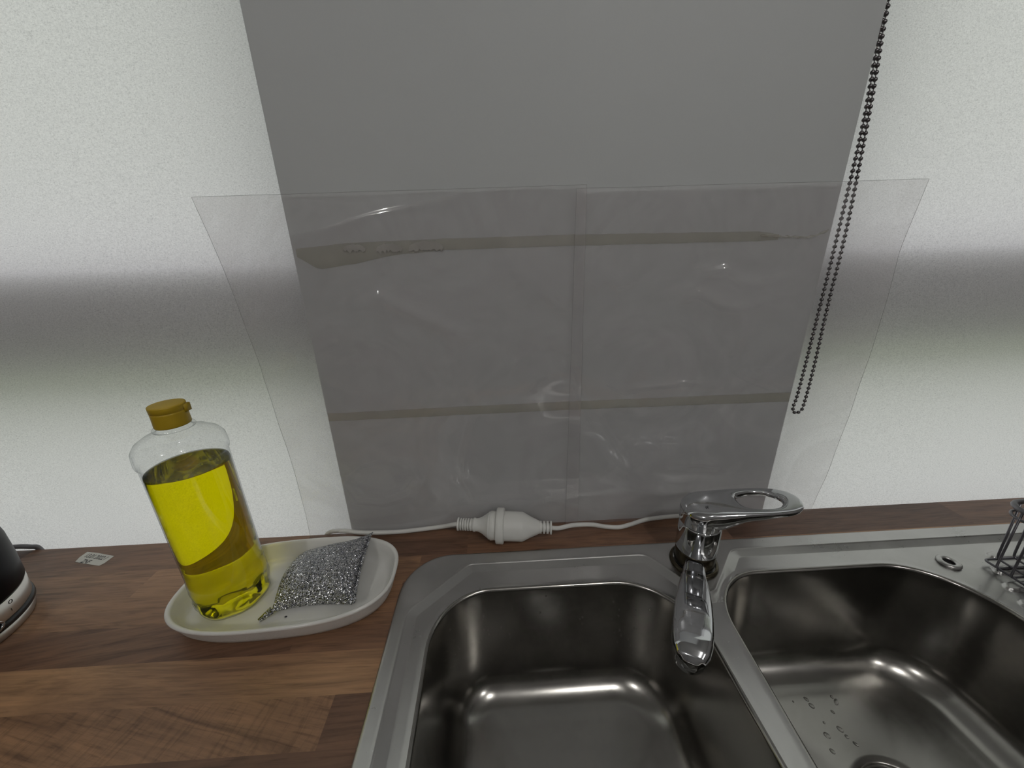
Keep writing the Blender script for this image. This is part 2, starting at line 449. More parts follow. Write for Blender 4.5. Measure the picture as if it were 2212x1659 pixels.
window(1, XL, PL); window(2, PR, XR)

def blind(x0, x1, label):
    zt = 1.22
    t = thing('roller_blind', label, 'blind', ((x0 + x1) / 2, 0.011, -0.06), 'roller blinds on the windows')
    n = 60; v = []; f = []
    for i in range(n + 1):
        for j in range(2):
            x = x0 + (x1 - x0) * i / n
            v.append((x, 0.0105 + 0.0004 * math.sin(x * 19), -0.058 if j == 0 else zt))
    for i in range(n): f.append((2 * i, 2 * i + 2, 2 * i + 3, 2 * i + 1))
    mesh('fabric', v, f, BLIND, t)
    MB().tube([(x0, 0.0105, -0.062), (x1, 0.0105, -0.062)], 0.004, 10).build('bottom_bar', FRAME, t)
    MB().tube([(x0, 0.03, zt + 0.02), (x1, 0.03, zt + 0.02)], 0.024, 24).build('roller_tube', FRAME, t)
blind(XL + 0.002, PL - 0.0008, 'white roller blind glowing with daylight, left of the grey pillar, behind the yellow bottle')
blind(PR + 0.0008, XR - 0.002, 'white roller blind glowing with daylight, right of the grey pillar, behind the bead chain')

# bead chain of the right blind
L1 = spline([(0.4065, 0.0045, 1.10), (0.4095, 0.0042, 0.70), (0.4130, 0.0035, 0.60), (0.4165, 0.000, 0.52), (0.4145, -0.005, 0.40), (0.4135, -0.0068, 0.33), (0.4128, -0.0078, 0.24), (0.4120, -0.008, 0.20), (0.4105, -0.008, 0.186), (0.4115, -0.008, 0.1785), (0.4165, -0.0080, 0.1745), (0.4220, -0.008, 0.1775), (0.4248, -0.008, 0.187), (0.4255, -0.0078, 0.24), (0.4235, -0.0068, 0.33), (0.4235, -0.005, 0.42), (0.4195, 0.000, 0.54), (0.4150, 0.0040, 0.62), (0.4115, 0.0045, 0.72), (0.4085, 0.0046, 1.10)], 24)
ml = MB(); ml.tube(L1[::3], 0.0006, 5)
acc = 0; nxt = 0; step = 0.0063
sph_u, sph_v = 10, 7
for a, b in zip(L1[:-1], L1[1:]):
    d = (b - a).length
    while nxt <= acc + d and d > 0:
        p = a + (b - a) * ((nxt - acc) / d)
        rings = [[(p.x + 0.0023 * math.sin(PI * i / sph_v) * math.cos(2 * PI * j / sph_u), p.y + 0.0023 * math.sin(PI * i / sph_v) * math.sin(2 * PI * j / sph_u), p.z + 0.0023 * math.cos(PI * i / sph_v)) for j in range(sph_u)] for i in range(1, sph_v)]
        ml.loops(rings, cap0=True, cap1=True)
        nxt += step
    acc += d
tag(ml.build('blind_chain', BEAD, None, org=(0.418, -0.006, 0.174)), 'dark metal bead chain loop hanging at the right edge of the grey pillar', 'chain')

# ------------------------------------------------------------------ clear sheets and tapes on the pillar
def interp(tab, z):
    tab = sorted(tab)
    return float(np.interp(z, [t[0] for t in tab], [t[1] for t in tab]))
def seg_dist(X, Z, a, b):
    ax, az = a; bx, bz = b; dx, dz = bx - ax, bz - az; L = dx * dx + dz * dz
    t = np.clip(((X - ax) * dx + (Z - az) * dz) / L, 0, 1)
    return np.hypot(X - ax - t * dx, Z - az - t * dz), t
def sheet(name, label, zt, zb, left, right, y0, mat, creases, seed, amp=1.0, top=None, res=0.0022):
    nx = int((interp(right, 0.3) - interp(left, 0.3)) / res); nz = int((zt - zb) / res)
    U, V = np.meshgrid(np.linspace(0, 1, nx), np.linspace(0, 1, nz))
    Z = zb + (zt - zb) * V
    xs0 = np.interp(Z, [t[0] for t in sorted(left)], [t[1] for t in sorted(left)])
    xs1 = np.interp(Z, [t[0] for t in sorted(right)], [t[1] for t in sorted(right)])
    X = xs0 + (xs1 - xs0) * U
    if top is not None:
        zz = np.interp(X[-1], [t[0] for t in top], [t[1] for t in top])
        Z = zb + (zz[None, :] - zb) * V
    rg = np.random.RandomState(seed)
    h = np.zeros_like(X)
    for k in range(9):
        a = rg.uniform(0, 2 * PI); wl = rg.uniform(0.05, 0.22); ph = rg.uniform(0, 2 * PI)
        h += amp * 0.00030 * (wl / 0.1) * np.sin((X * math.cos(a) + Z * math.sin(a)) * 2 * PI / wl + ph)
    for pl, wd, am in creases:
        best = np.full_like(X, 9.0); fade = np.zeros_like(X); n = len(pl) - 1
        for i in range(n):
            d, t = seg_dist(X, Z, pl[i], pl[i + 1])
            u = (i + t) / n
            m = d < best
            best = np.where(m, d, best); fade = np.where(m, np.sin(np.clip(u, 0, 1) * PI) ** 0.5, fade)
        h += 1.8 * am * fade * np.exp(-(best / wd) ** 2)
    Y = y0 - (h - h.min())
    vs = np.stack([X, Y, Z], -1).reshape(-1, 3)
    idx = np.arange(nx * nz).reshape(nz, nx)
    fs = np.stack([idx[:-1, :-1], idx[:-1, 1:], idx[1:, 1:], idx[1:, :-1]], -1).reshape(-1, 4)
    o = mesh(name, vs.tolist(), fs.tolist(), mat, None, org=((interp(left, 0) + interp(right, 0)) / 2, y0, zb))
    if top is None or name == 'plastic_sheet':
        P3 = vs.reshape(nz, nx, 3)
        path = [tuple(p) for p in P3[:, 0][::6]] + [tuple(p) for p in P3[-1][::8]] + [tuple(p) for p in P3[::-1, -1][::6]]
        MB().tube(path, 0.00016, 5).build('cut_edge', EDGE, o)
    return tag(o, label, 'plastic sheet')
wave = [(-0.230, 0.423), (-0.192, 0.431), (-0.138, 0.445), (-0.085, 0.454), (-0.032, 0.462), (0.02, 0.4675), (0.052, 0.467), (0.094, 0.461), (0.179, 0.461), (0.288, 0.463), (0.408, 0.464)]
sheet('plastic_film', 'clear film stuck on the grey pillar, wavy top edge, beneath the two larger sheets', 0.46, 0.002,
      [(0, -0.2325), (0.5, -0.2325)], [(0, 0.4085), (0.5, 0.4085)], -0.0014, FILM2, [], 3, 0.25, top=wave)
CRL = [([(-0.22, 0.42), (-0.138, 0.440), (-0.085, 0.449), (-0.02, 0.458)], 0.004, 0.0010),
       ([(-0.175, 0.34), (-0.14, 0.352), (-0.11, 0.335), (-0.06, 0.31), (-0.01, 0.30)], 0.008, 0.0022),
       ([(-0.02, 0.44), (0.01, 0.41), (0.04, 0.36), (0.035, 0.33)], 0.012, 0.0022),
       ([(0.055, 0.36), (0.075, 0.335), (0.09, 0.33)], 0.007, 0.0020),
       ([(0.045, 0.222), (0.048, 0.240), (0.066, 0.246)], 0.003, 0.0012),
       ([(-0.03, 0.20), (-0.05, 0.14), (-0.058, 0.09), (-0.045, 0.055), (0.01, 0.045)], 0.005, 0.0018),
       ([(-0.225, 0.10), (-0.20, 0.122), (-0.167, 0.131), (-0.13, 0.118), (-0.12, 0.094), (-0.14, 0.068), (-0.177, 0.057), (-0.215, 0.062), (-0.228, 0.09), (-0.22, 0.11)], 0.0045, 0.0012),  # ring ridge: the oval tray's reflection put into the film's shape
       ([(-0.01, 0.20), (-0.005, 0.21), (0.0, 0.205)], 0.003, 0.0012),
       ([(-0.23, 0.03), (-0.1, 0.035), (0.0, 0.05), (0.09, 0.045)], 0.012, 0.0016)]
sheet('plastic_sheet', 'clear plastic sheet over the left half of the pillar, overlapping the left blind', 0.466, 0.002,
      [(0.466, -0.326), (0.43, -0.319), (0.346, -0.308), (0.226, -0.298), (0.112, -0.293), (0, -0.294)], [(0, 0.113), (0.47, 0.107)], -0.0030, FILM, CRL, 11,
      top=[(-0.33, 0.464), (0.11, 0.468)])
CRR = [([(0.088, 0.25), (0.096, 0.246), (0.108, 0.214), (0.125, 0.18), (0.142, 0.172), (0.176, 0.117), (0.19, 0.095)], 0.0028, 0.0016),
       ([(0.14, 0.232), (0.17, 0.219), (0.203, 0.224), (0.25, 0.228), (0.301, 0.222), (0.30, 0.208), (0.285, 0.198)], 0.0035, 0.0015),
       ([(0.20, 0.193), (0.235, 0.205), (0.262, 0.205), (0.262, 0.187), (0.235, 0.163), (0.225, 0.14), (0.225, 0.12)], 0.0028, 0.0014),
       ([(0.225, 0.335), (0.25, 0.345), (0.28, 0.33), (0.31, 0.325), (0.345, 0.335)], 0.006, 0.0020),
       ([(0.24, 0.365), (0.28, 0.372), (0.31, 0.355), (0.34, 0.352)], 0.006, 0.0018),
       ([(0.30, 0.33), (0.315, 0.30), (0.305, 0.26)], 0.010, 0.0020),
       ([(0.10, 0.39), (0.15, 0.36), (0.18, 0.365)], 0.010, 0.0018),
       ([(0.24, 0.10), (0.29, 0.098), (0.32, 0.09)], 0.005, 0.0012),
       ([(0.10, 0.055), (0.18, 0.06), (0.25, 0.05), (0.38, 0.06)], 0.010, 0.0015),
       ([(0.15, 0.45), (0.162, 0.40), (0.17, 0.36)], 0.005, 0.0013)]
sheet('plastic_sheet', 'clear plastic sheet over the right half of the pillar, overlapping the right blind', 0.466, 0.002,
      [(0, 0.093), (0.47, 0.095)], [(0.466, 0.504), (0.389, 0.4965), (0.258, 0.500), (0.116, 0.494), (0, 0.483)], -0.0052, FILM, CRR, 23,
      top=[(0.09, 0.464), (0.51, 0.466)])

def strip(name, top, bot, y, mat, parent=None, **k):
    n = 90; xs = np.linspace(max(top[0][0], bot[0][0]), min(top[-1][0], bot[-1][0]), n)
    zt = np.interp(xs, [p[0] for p in top], [p[1] for p in top]); zb = np.interp(xs, [p[0] for p in bot], [p[1] for p in bot])
    v = []
    for x, a, b in zip(xs, zt, zb):
        j = 0.0006 * noise.noise(Vector((x * 60, 3, y * 1000))); v += [(x, y, b + j), (x, y, a + j), (x, y + 0.0004, b + j), (x, y + 0.0004, a + j)]
    f = []
    for i in range(n - 1):
        a = 4 * i; f += [(a, a + 4, a + 5, a + 1), (a + 1, a + 5, a + 7, a + 3), (a + 2, a + 3, a + 7, a + 6), (a, a + 2, a + 6, a + 4)]
    return mesh(name, v, f, mat, parent, **k)
t = thing('adhesive_tape', 'long yellowed tape strip with torn flaking left end, near the top of the clear sheets', 'tape', (0.09, -0.0006, 0.40))
strip('strip', [(-0.229, 0.409), (-0.202, 0.411), (-0.164, 0.414), (-0.057, 0.4155), (0.095, 0.4165), (0.32, 0.4145), (0.345, 0.411)],
      [(-0.229, 0.400), (-0.207, 0.3855), (-0.168, 0.390), (-0.118, 0.399), (-0.058, 0.403), (0.095, 0.404), (0.322, 0.4035), (0.345, 0.405)], -0.0008, TAPE, t)
# crumpled, rolled tail on the right
rl = spline([(0.322, -0.0011, 0.410), (0.345, -0.0014, 0.408), (0.362, -0.0014, 0.4075), (0.385, -0.0014, 0.407), (0.405, -0.0013, 0.414)], 10)
mb = MB(); mb.tube([(p.x, -0.0013, p.z + 0.0004 * math.sin(i * 1.3)) for i, p in enumerate(rl)], 0.0010, 8, rr=[0.0012 + 0.0005 * math.sin(i * 0.9) for i in range(len(rl))])
mb.build('rolled_end', TAPE, t)
for (x0, x1, zl, hgt, sd) in ((-0.176, -0.150, 0.4045, 0.0075, 1), (-0.138, -0.108, 0.403, 0.009, 2), (-0.100, -0.060, 0.4035, 0.010, 3)):
    pts = []; m = 26
    for i in range(m):
        u = i / (m - 1); x = x0 + (x1 - x0) * u
        pts.append((x, zl + 0.004 * noise.noise(Vector((x * 260, sd, 0))) + 0.003 * noise.noise(Vector((x * 900, sd, 4)))))
    v = [];
    for x, z in pts:
        tz_ = zl + hgt * (0.35 + 0.65 * math.sin(PI * min(1, max(0, (x - x0) / (x1 - x0)))) ** 0.5) + 0.0012 * noise.noise(Vector((x * 400, sd, 9)))
        v += [(x, -0.0009, z), (x + 0.001, -0.0009, tz_), (x, -0.0015, z), (x + 0.001, -0.0010, tz_)]
    f = []
    for i in range(m - 1):
        a = 4 * i; f += [(a + 2, a + 6, a + 7, a + 3), (a, a + 4, a + 6, a + 2), (a, a + 1, a + 5, a + 4)]
    mesh('paint_flake', v, f, FLAKE, t, smooth=False, label='curling flake of peeled paint')
t2 = strip('adhesive_tape', [(-0.2325, 0.2005), (-0.051, 0.2025), (0.095, 0.2035), (0.4085, 0.2035)], [(-0.2325, 0.189), (0.096, 0.191), (0.4085, 0.1895)], -0.0008, TAPE, None, org=(0.09, -0.0006, 0.19))
tag(t2, 'straight pale yellow tape strip across the pillar at mid height of the clear sheets', 'tape')

# ------------------------------------------------------------------ sink outline data
OUT = rpoly([(-0.1345, -0.50), (1.02, -0.50), (1.02, -0.0565), (-0.1355, -0.0565)], [0.05, 0.05, 0.05, 0.062])
STEP = rpoly([(-0.1165, -0.475), (0.98, -0.475), (0.98, -0.0765), (0.311, -0.0765), (0.2425, -0.150), (0.191, -0.0765), (-0.050, -0.0765), (-0.119, -0.142)],
             [0.03, 0.03, 0.03, 0.022, 0.016, 0.020, 0.014, 0.020])
B1 = rpoly([(-0.086, -0.42), (0.219, -0.42), (0.2155, -0.1165), (-0.0885, -0.1165)], [0.07, 0.07, 0.084, 0.069], 14)
B2 = rpoly([(0.238, -0.42), (0.590, -0.42), (0.566, -0.1135), (0.2555, -0.1135)], [0.07, 0.09, 0.088, 0.072], 14)

# ------------------------------------------------------------------ worktop
rows = [0.0, -0.052, -0.0947, -0.1375, -0.1805, -0.2235, -0.2665, -0.3095, -0.3525, -0.3955, -0.4385, -0.4815, -0.5245, -0.60]
joints = {0: [(-0.700, .42), (-0.296, .30), (-0.055, .36), (0.33, .02), (0.70, .25)],
          1: [(-0.478, .68), (-0.1185, .38), (0.36, .80)],
          2: [(-0.62, .66), (-0.135, .50), (0.2, .5)],
          3: [(-0.70, .34), (-0.2375, .45), (-0.11, .30)],
          4: [(-0.75, .82), (-0.05, .5)],
          5: [(-0.66, .60), (-0.1705, .30)],
          6: [(-0.60, .18), (-0.12, .32)]}
XA, XB = -1.345, 2.095
planks = []
for r in range(len(rows) - 1):
    js = joints.get(r)
    if js is None:
        x = XA + random.random() * 0.3; js = []
        while x < XB: js.append((x, random.random())); x += random.uniform(0.25, 0.5)
    else:
        js = list(js); x = js[-1][0] + 0.42
        while x < XB: js.append((x, random.random())); x += random.uniform(0.25, 0.45)
        x = js[0][0] - 0.4
        while x > XA: js.insert(0, (x, random.random())); x -= 0.4
    xs = [XA] + [j[0] for j in js if XA < j[0] < XB] + [XB]
    tn = [random.random()] + [j[1] for j in js if XA < j[0] < XB]
    for i in range(len(xs) - 1):
        planks.append((xs[i], xs[i + 1], rows[r + 1], rows[r], tn[i]))
ANG = {(-0.1375, -0.70): 0.36, (-0.2235, -0.66): 0.70, (-0.052, -0.1185): 0.40}
CURL = {(-0.2235, -0.66): 0.55, (-0.1375, -0.11): 0.4}
CUT = off(rpoly([(-0.125, -0.49), (1.01, -0.49), (1.01, -0.066), (-0.126, -0.066)], [0.05, 0.05, 0.05, 0.055]), 0)
cv, ce = [], []
def add_loop(pts):
    n0 = len(cv); cv.extend(pts); m = len(pts)
    ce.extend([(n0 + i, n0 + (i + 1) % m) for i in range(m)])
add_loop(CUT)
for (x0, x1, y0, y1, _) in planks: add_loop([(x0, y0), (x1, y0), (x1, y1), (x0, y1)])
rv, re_, rf_, ov, oe, of_ = delaunay_2d_cdt([Vector(p) for p in cv], ce, [], 0, 1e-6)
tv = [(p.x, p.y, 0.0) for p in rv]; tf = []; att = []
for fc_ in rf_:
    mx_ = sum(rv[i].x for i in fc_) / len(fc_); my_ = sum(rv[i].y for i in fc_) / len(fc_)
    if inside(CUT, mx_, my_): continue
    for k, (x0, x1, y0, y1, tt) in enumerate(planks):
        if x0 <= mx_ <= x1 and y0 <= my_ <= y1:
            rnd = random.Random(k * 13 + 5)
            tf.append(tuple(fc_)); att.append((tt, rnd.random(), ANG.get((y1, round(x0, 4)), 0.5 + rnd.uniform(-0.05, 0.05)), CURL.get((y1, round(x0, 4)), 0.0))); break
n0 = len(tv); TH = 0.038
tv += [(p[0], p[1], -TH) for p in tv]
bf = [tuple(i + n0 for i in reversed(f)) for f in tf]
edges = {}
for f in tf:
    for i in range(len(f)):
        a, b = f[i], f[(i + 1) % len(f)]
        edges[(a, b)] = 1
side = [(b, a, a + n0, b + n0) for (a, b) in edges if (b, a) not in edges]
wt = thing('kitchen_worktop', 'brown laminate worktop of staggered planks, holding the sink, in front of the blinds', 'worktop', (0.3, -0.3, -TH))
top_me = bpy.data.meshes.new('plank_top')
og = ORI[wt.name]
top_me.from_pydata([(p[0] - og.x, p[1] - og.y, p[2] - og.z) for p in tv], [], tf + bf + side)
top_me.materials.append(WOOD)
ca = top_me.attributes.new('plank', 'FLOAT_COLOR', 'FACE')
allatt = att + att + [(0.4, 0.5, 0.5)] * len(side)
for i, a in enumerate(allatt): ca.data[i].color = (a[0], a[1], a[2], a[3] if len(a) > 3 else 0.0)
o = bpy.data.objects.new('plank_top', top_me); finish(o, wt)

# ------------------------------------------------------------------ base unit under the worktop
bc = thing('base_cabinet', 'white base cabinet carrying the worktop under the sink', 'cabinet', (0.3, -0.3, F0))
mb = MB()
mb.box(XA, XB, -0.02, -0.003, F0, -TH); mb.box(XA, XA + 0.018, -0.56, -0.02, F0, -TH); mb.box(XB - 0.018, XB, -0.56, -0.02, F0, -TH)
mb.box(XA, XB, -0.56, -0.02, F0 + 0.1, F0 + 0.118); mb.box(-0.40, -0.382, -0.56, -0.02, F0, -TH); mb.box(1.10, 1.118, -0.56, -0.02, F0, -TH)
mb.build('carcass', WHITEP, bc, smooth=False)
for x0 in (-1.34, -0.86, -0.38, 0.11, 0.60, 1.12, 1.60):
    MB().box(x0, x0 + 0.47, -0.58, -0.562, F0 + 0.1, -TH - 0.005).build('door', WHITEP, bc, smooth=False)

# ------------------------------------------------------------------ sink
sink = thing('kitchen_sink', 'stainless steel inset sink with two bowls and a ribbed drainer', 'sink', (0.3, -0.3, 0.0))
ZR, ZD = 0.0042, 0.0008
cv, ce, cz = [], [], []
def add_loop3(pts, z):
    n0 = len(cv); cv.extend(pts); cz.extend([z] * len(pts)); m = len(pts)
    ce.extend([(n0 + i, n0 + (i + 1) % m) for i in range(m)])
for d, z in ((0, 0.0001), (0.0004, 0.0022), (0.0012, 0.0036), (0.0026, ZR), (0.0045, ZR)): add_loop3(off(OUT, d), z)
for d, z in ((-0.004, ZR), (-0.0014, ZR + 0.0001), (-0.0006, ZR + 0.0003), (0.0002, ZR), (0.0008, ZR - 0.0005), (0.0014, ZR - 0.0009), (0.0106, ZD + 0.0004), (0.0112, ZD + 0.00005), (0.0118, ZD), (0.014, ZD)): add_loop3(off(STEP, d), z)
for B in (B1, B2):
    for d, z in ((-0.009, ZD), (-0.0065, ZD + 0.0001), (-0.0045, ZD + 0.0005), (-0.0028, ZD + 0.0008)): add_loop3(off(B, d), z)
# drainer ribs
ribs = [(-0.1045, -0.1165, 0.640), (-0.1275, -0.1390, 0.6165), (-0.1500, -0.1620, 0.600), (-0.1730, -0.1850, 0.588)]
y = -0.196
while y > -0.44: ribs.append((y, y - 0.012, 0.606)); y -= 0.023
for y1, y0, x0 in ribs:
    sk = 0.006
    R_ = rpoly([(x0 - sk, y0), (0.93, y0), (0.93, y1), (x0 + sk, y1)] if y1 > -0.19 else [(x0, y0), (0.93, y0), (0.93, y1), (x0, y1)], [0.0045] * 4, 5, 0.05)
    for d, z in ((-0.0022, ZD), (-0.0006, ZD + 0.0002), (0.0, ZD + 0.0008), (0.0010, ZD + 0.0034), (0.0018, ZD + 0.0038), (0.0030, ZD + 0.0039)): add_loop3(off(R_, d), z)
# ring hole of the waste control
HX, HY = 0.578, -0.1165
for r_, z in ((0.0062, ZD),):
    add_loop3([(HX + r_ * math.cos(2 * PI * k / 24), HY + r_ * math.sin(2 * PI * k / 24)) for k in range(24)], z)
res = delaunay_2d_cdt([Vector(p) for p in cv], ce, [], 0, 1e-7)
rv, rfc, ovs = res[0], res[2], res[3]
b1i = off(B1, -0.0028); b2i = off(B2, -0.0028)
zz = []
for i, p in enumerate(rv):
    zz.append(cz[ovs[i][0]] if ovs[i] else ZD)
sf = []
for f in rfc:
    mx_ = sum(rv[i].x for i in f) / len(f); my_ = sum(rv[i].y for i in f) / len(f)
    if inside(b1i, mx_, my_) or inside(b2i, mx_, my_): continue
    if math.hypot(mx_ - HX, my_ - HY) < 0.006: continue
    if not inside(off(OUT, 0), mx_, my_): continue
    sf.append(tuple(f))
mesh('deck', [(rv[i].x, rv[i].y, zz[i]) for i in range(len(rv))], sf, STEEL, sink)

DEPTH = 0.158
def basin_profile():
    pr = [(-0.0028, ZD + 0.0008), (-0.0018, ZD + 0.0007), (-0.0006, ZD + 0.0001), (0.0004, ZD - 0.0009), (0.0010, ZD - 0.0020), (0.0013, ZD - 0.0035)]
    for k in range(1, 11):
        t_ = k / 10; pr.append((0.0013 + 0.0125 * t_, ZD - 0.0035 - 0.115 * t_))
    x0_, z0_ = pr[-1]; R1 = 0.034
    for k in range(1, 13):
        a = (PI / 2 - 0.11) * k / 12
        pr.append((x0_ + R1 * (1 - math.cos(a)) * 1.0 + 0.004 * k / 12, z0_ - R1 * math.sin(a)))
    return pr
PROF = basin_profile()
def basin(B, dc, name='bowl'):
    L = [[(x, y, z) for x, y in off(B, d)] for d, z in PROF]
    zl = PROF[-1][1]; last = [(x, y) for x, y in off(B, PROF[-1][0])]
    RD = 0.0435
    zd = -DEPTH - 0.004
    # floor: from the foot of the wall in to the waste
    m = 12
    angs = [math.atan2(y - dc[1], x - dc[0]) for x, y in last]
    for k in range(1, m + 1):
        t_ = k / m
        L.append([(x + (dc[0] + RD * math.cos(a) - x) * t_, y + (dc[1] + RD * math.sin(a) - y) * t_, zl + (zd - zl) * (t_ ** 0.8)) for (x, y), a in zip(last, angs)])
    for r_, z in ((0.0415, zd - 0.0015), (0.040, zd - 0.006), (0.030, zd - 0.011), (0.0, zd - 0.012)):
        L.append([(dc[0] + r_ * math.cos(a), dc[1] + r_ * math.sin(a), z) for a in angs])
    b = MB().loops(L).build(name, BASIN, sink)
    # strainer plate
    mb_ = MB(); mb_.lathe([(0.0385, zd - 0.006), (0.0385, zd - 0.003), (0.036, zd - 0.0012), (0.027, zd - 0.002), (0.024, zd - 0.0045), (0.010, zd - 0.005), (0.0085, zd + 0.001), (0.0, zd + 0.0025)], (dc[0], dc[1], 0), 40)
    d = mb_.build('drain', STEEL, sink)
    return b
DC1, DC2 = (0.065, -0.300), (0.412, -0.2755)
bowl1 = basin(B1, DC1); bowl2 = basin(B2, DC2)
# grommet ring
mb = MB()
Rg, rg_ = 0.0088, 0.0034
mb.loops([[(HX + (Rg + rg_ * math.cos(2 * PI * j / 12)) * math.cos(2 * PI * i / 32), HY + (Rg + rg_ * math.cos(2 * PI * j / 12)) * math.sin(2 * PI * i / 32), ZD + 0.0018 + 0.0024 * math.sin(2 * PI * j / 12)) for j in range(12)] for i in range(32)], wrap=True)
mb.build('ring_grommet', STEEL, sink)
MB().lathe([(0.0, -0.006), (0.0068, -0.006), (0.0068, 0.0)], (HX, HY, ZD), 24).build('hole_liner', DARKGAP, sink)

# ------------------------------------------------------------------ water drops
def basin_pt(B, depth, along):
    """point on the bowl wall: depth 0..1 of the wall profile, along = index fraction"""
    i = along * (len(B) - 1); k = int(i); t_ = i - k
    p, q_ = B[k], B[(k + 1) % len(B)]
    d = 0.0013 + 0.0125 * depth; z = ZD - 0.0035 - 0.115 * depth
    x = p[0] + (q_[0] - p[0]) * t_; y_ = p[1] + (q_[1] - p[1]) * t_
    nx = p[2] + (q_[2] - p[2]) * t_; ny = p[3] + (q_[3] - p[3]) * t_
    return Vector((x + nx * d, y_ + ny * d, z)), Vector((nx, ny, 0.11)).normalized()
def dome(mb_, c, nrm, r, h, el=1.0):
    a = nrm.orthogonal().normalized(); b = nrm.cross(a)
    if abs(a.z) > abs(b.z): a, b = b, a
    L = []
    for k in range(4):
        th_ = PI / 2 * k / 4
        L.append([c + a * (r * math.cos(th_) * math.cos(2 * PI * j / 10)) + b * (r * el * math.cos(th_) * math.sin(2 * PI * j / 10)) + nrm * (h * math.sin(th_) - 0.0001) for j in range(10)])
    L.append([c + nrm * h] * 10)
    mb_.loops(L)
mb = MB(); rg = random.Random(4)
cnt = 0
idxs = [i for i, p in enumerate(B1) if p[1] > -0.175]
for k in range(95):
    i = rg.choice(idxs) + rg.random() * 0.9
    al = min(0.999, i / (len(B1) - 1)); dp = min(0.92, max(0.08, rg.gauss(0.50, 0.2)))
    c, nr = basin_pt(B1, dp, al)
    r_ = rg.choice([0.0008, 0.0011, 0.0016])
    dome(mb, c, nr, r_, r_ * 0.85, rg.choice([1, 1, 1.4]))
tag(mb.build('water_droplets', WATER, None, org=(0.06, -0.13, -0.08)), 'small water droplets beaded on the far wall of the left sink bowl', 'water', kind='stuff')

from mathutils.bvhtree import BVHTree
bv = BVHTree.FromPolygons([v_.co for v_ in bowl2.data.vertices], [tuple(p_.vertices) for p_ in bowl2.data.polygons])
mb = MB(); og2 = ORI[bowl2.name]
for (x, y_, r_, el_) in ((0.3794, -0.1724, .0022, 1.5), (0.3812, -0.1792, .0030, 1.2), (0.4139, -0.1718, .0022, 1), (0.4153, -0.1771, .0026, 1.7), (0.4027, -0.1865, .0018, 1.4), (0.3979, -0.2031, .0030, 1.3),
                         (0.4002, -0.2101, .0024, 1), (0.3775, -0.2078, .0032, 1.2), (0.3836, -0.1961, .0016, 1), (0.361, -0.1738, .0012, 1), (0.405, -0.217, .002, 1.6), (0.372, -0.222, .0026, 1.2)):
    hit = bv.ray_cast(Vector((x, y_, 0.0)) - og2, Vector((0, 0, -1)))
    if hit[0] is not None:
        nn_ = hit[1] if hit[1].z > 0 else -hit[1]
        dome(mb, hit[0] + og2, nn_, r_, 0.0006, el_)
tag(mb.build('water_puddles', WATER, None, org=(0.39, -0.19, -0.158)), 'flat water drops on the floor of the right sink bowl', 'water', kind='stuff')

# ------------------------------------------------------------------ tap
TX, TY = 0.249, -0.094
tap = thing('mixer_tap', 'chrome mixer tap with loop handle standing between the two sink bowls', 'tap', (TX, TY, ZR))
C0 = (TX, TY, 0)
MB().lathe([(0.0, 0.0038), (0.0295, 0.0040), (0.0300, 0.0052), (0.0295, 0.0072), (0.0275, 0.0084), (0.0262, 0.0088)], C0, 64).build('base_ring', BRASSY, tap, label='tarnished bronze-coloured base ring')
MB().lathe([(0.0235, 0.0085), (0.0245, 0.0095), (0.0247, 0.0120), (0.0245, 0.0270), (0.0236, 0.0290), (0.0225, 0.0298)], C0, 64).build('swivel_collar', BRASSY, tap, label='dull dark collar the spout grows from')
MB().lathe([(0.0225, 0.0298), (0.0250, 0.0302), (0.0254, 0.0312), (0.0252, 0.0500), (0.0248, 0.0690), (0.0242, 0.0702), (0.0228, 0.0706)], C0, 64).build('body', CHROME, tap)
# spout
dv = Vector((0.166 - TX, -0.240 - TY, 0)); SL = dv.length; dv.normalize(); sdv = Vector((-dv.y, dv.x, 0))
secs = [(0.012, 0.0110, 0.0185, 0.0090), (0.028, 0.0120, 0.0195, 0.0088), (0.045, 0.0135, 0.0225, 0.0078), (0.060, 0.0150, 0.0275, 0.0078), (0.078, 0.0168, 0.0325, 0.0085), (0.098, 0.0182, 0.0365, 0.0095),
        (0.120, 0.0190, 0.0395, 0.0108), (0.138, 0.0190, 0.0405, 0.0118), (0.150, 0.0182, 0.0400, 0.0122), (0.160, 0.0162, 0.0385, 0.0115), (0.167, 0.0125, 0.0365, 0.0095), (0.1705, 0.0065, 0.0350, 0.0055), (0.1712, 0.0010, 0.0345, 0.0010)]
L = []; ns = 40
# finer interpolation
arr = np.array(secs); tt = np.linspace(0, len(secs) - 1, 49)
fin = np.stack([np.interp(tt, range(len(secs)), arr[:, k]) for k in range(4)], -1)
for s, hw, zc_, hh in fin:
    ring = []
    for k in range(ns):
        a = 2 * PI * k / ns; ca_, sa_ = math.cos(a), math.sin(a)
        pw = 0.62
        u = math.copysign(abs(ca_) ** pw, ca_); v_ = math.copysign(abs(sa_) ** (pw if sa_ > 0 else 0.9), sa_)
        p = Vector((TX, TY, 0)) + dv * s + sdv * (hw * u) + Vector((0, 0, zc_ + hh * v_))
        ring.append(p)
    L.append(ring)
MB().loops(L, cap0=True, cap1=True).build('spout', CHROME, tap)
ac = Vector((TX, TY, 0)) + dv * 0.151
MB().lathe([(0.0, 0.0165), (0.0095, 0.0165), (0.0100, 0.0172), (0.0128, 0.0176), (0.0138, 0.0186), (0.0140, 0.0235), (0.0146, 0.0245), (0.0150, 0.0300), (0.0150, 0.0350)], (ac.x, ac.y, 0), 40).build('aerator', CHROME, tap)
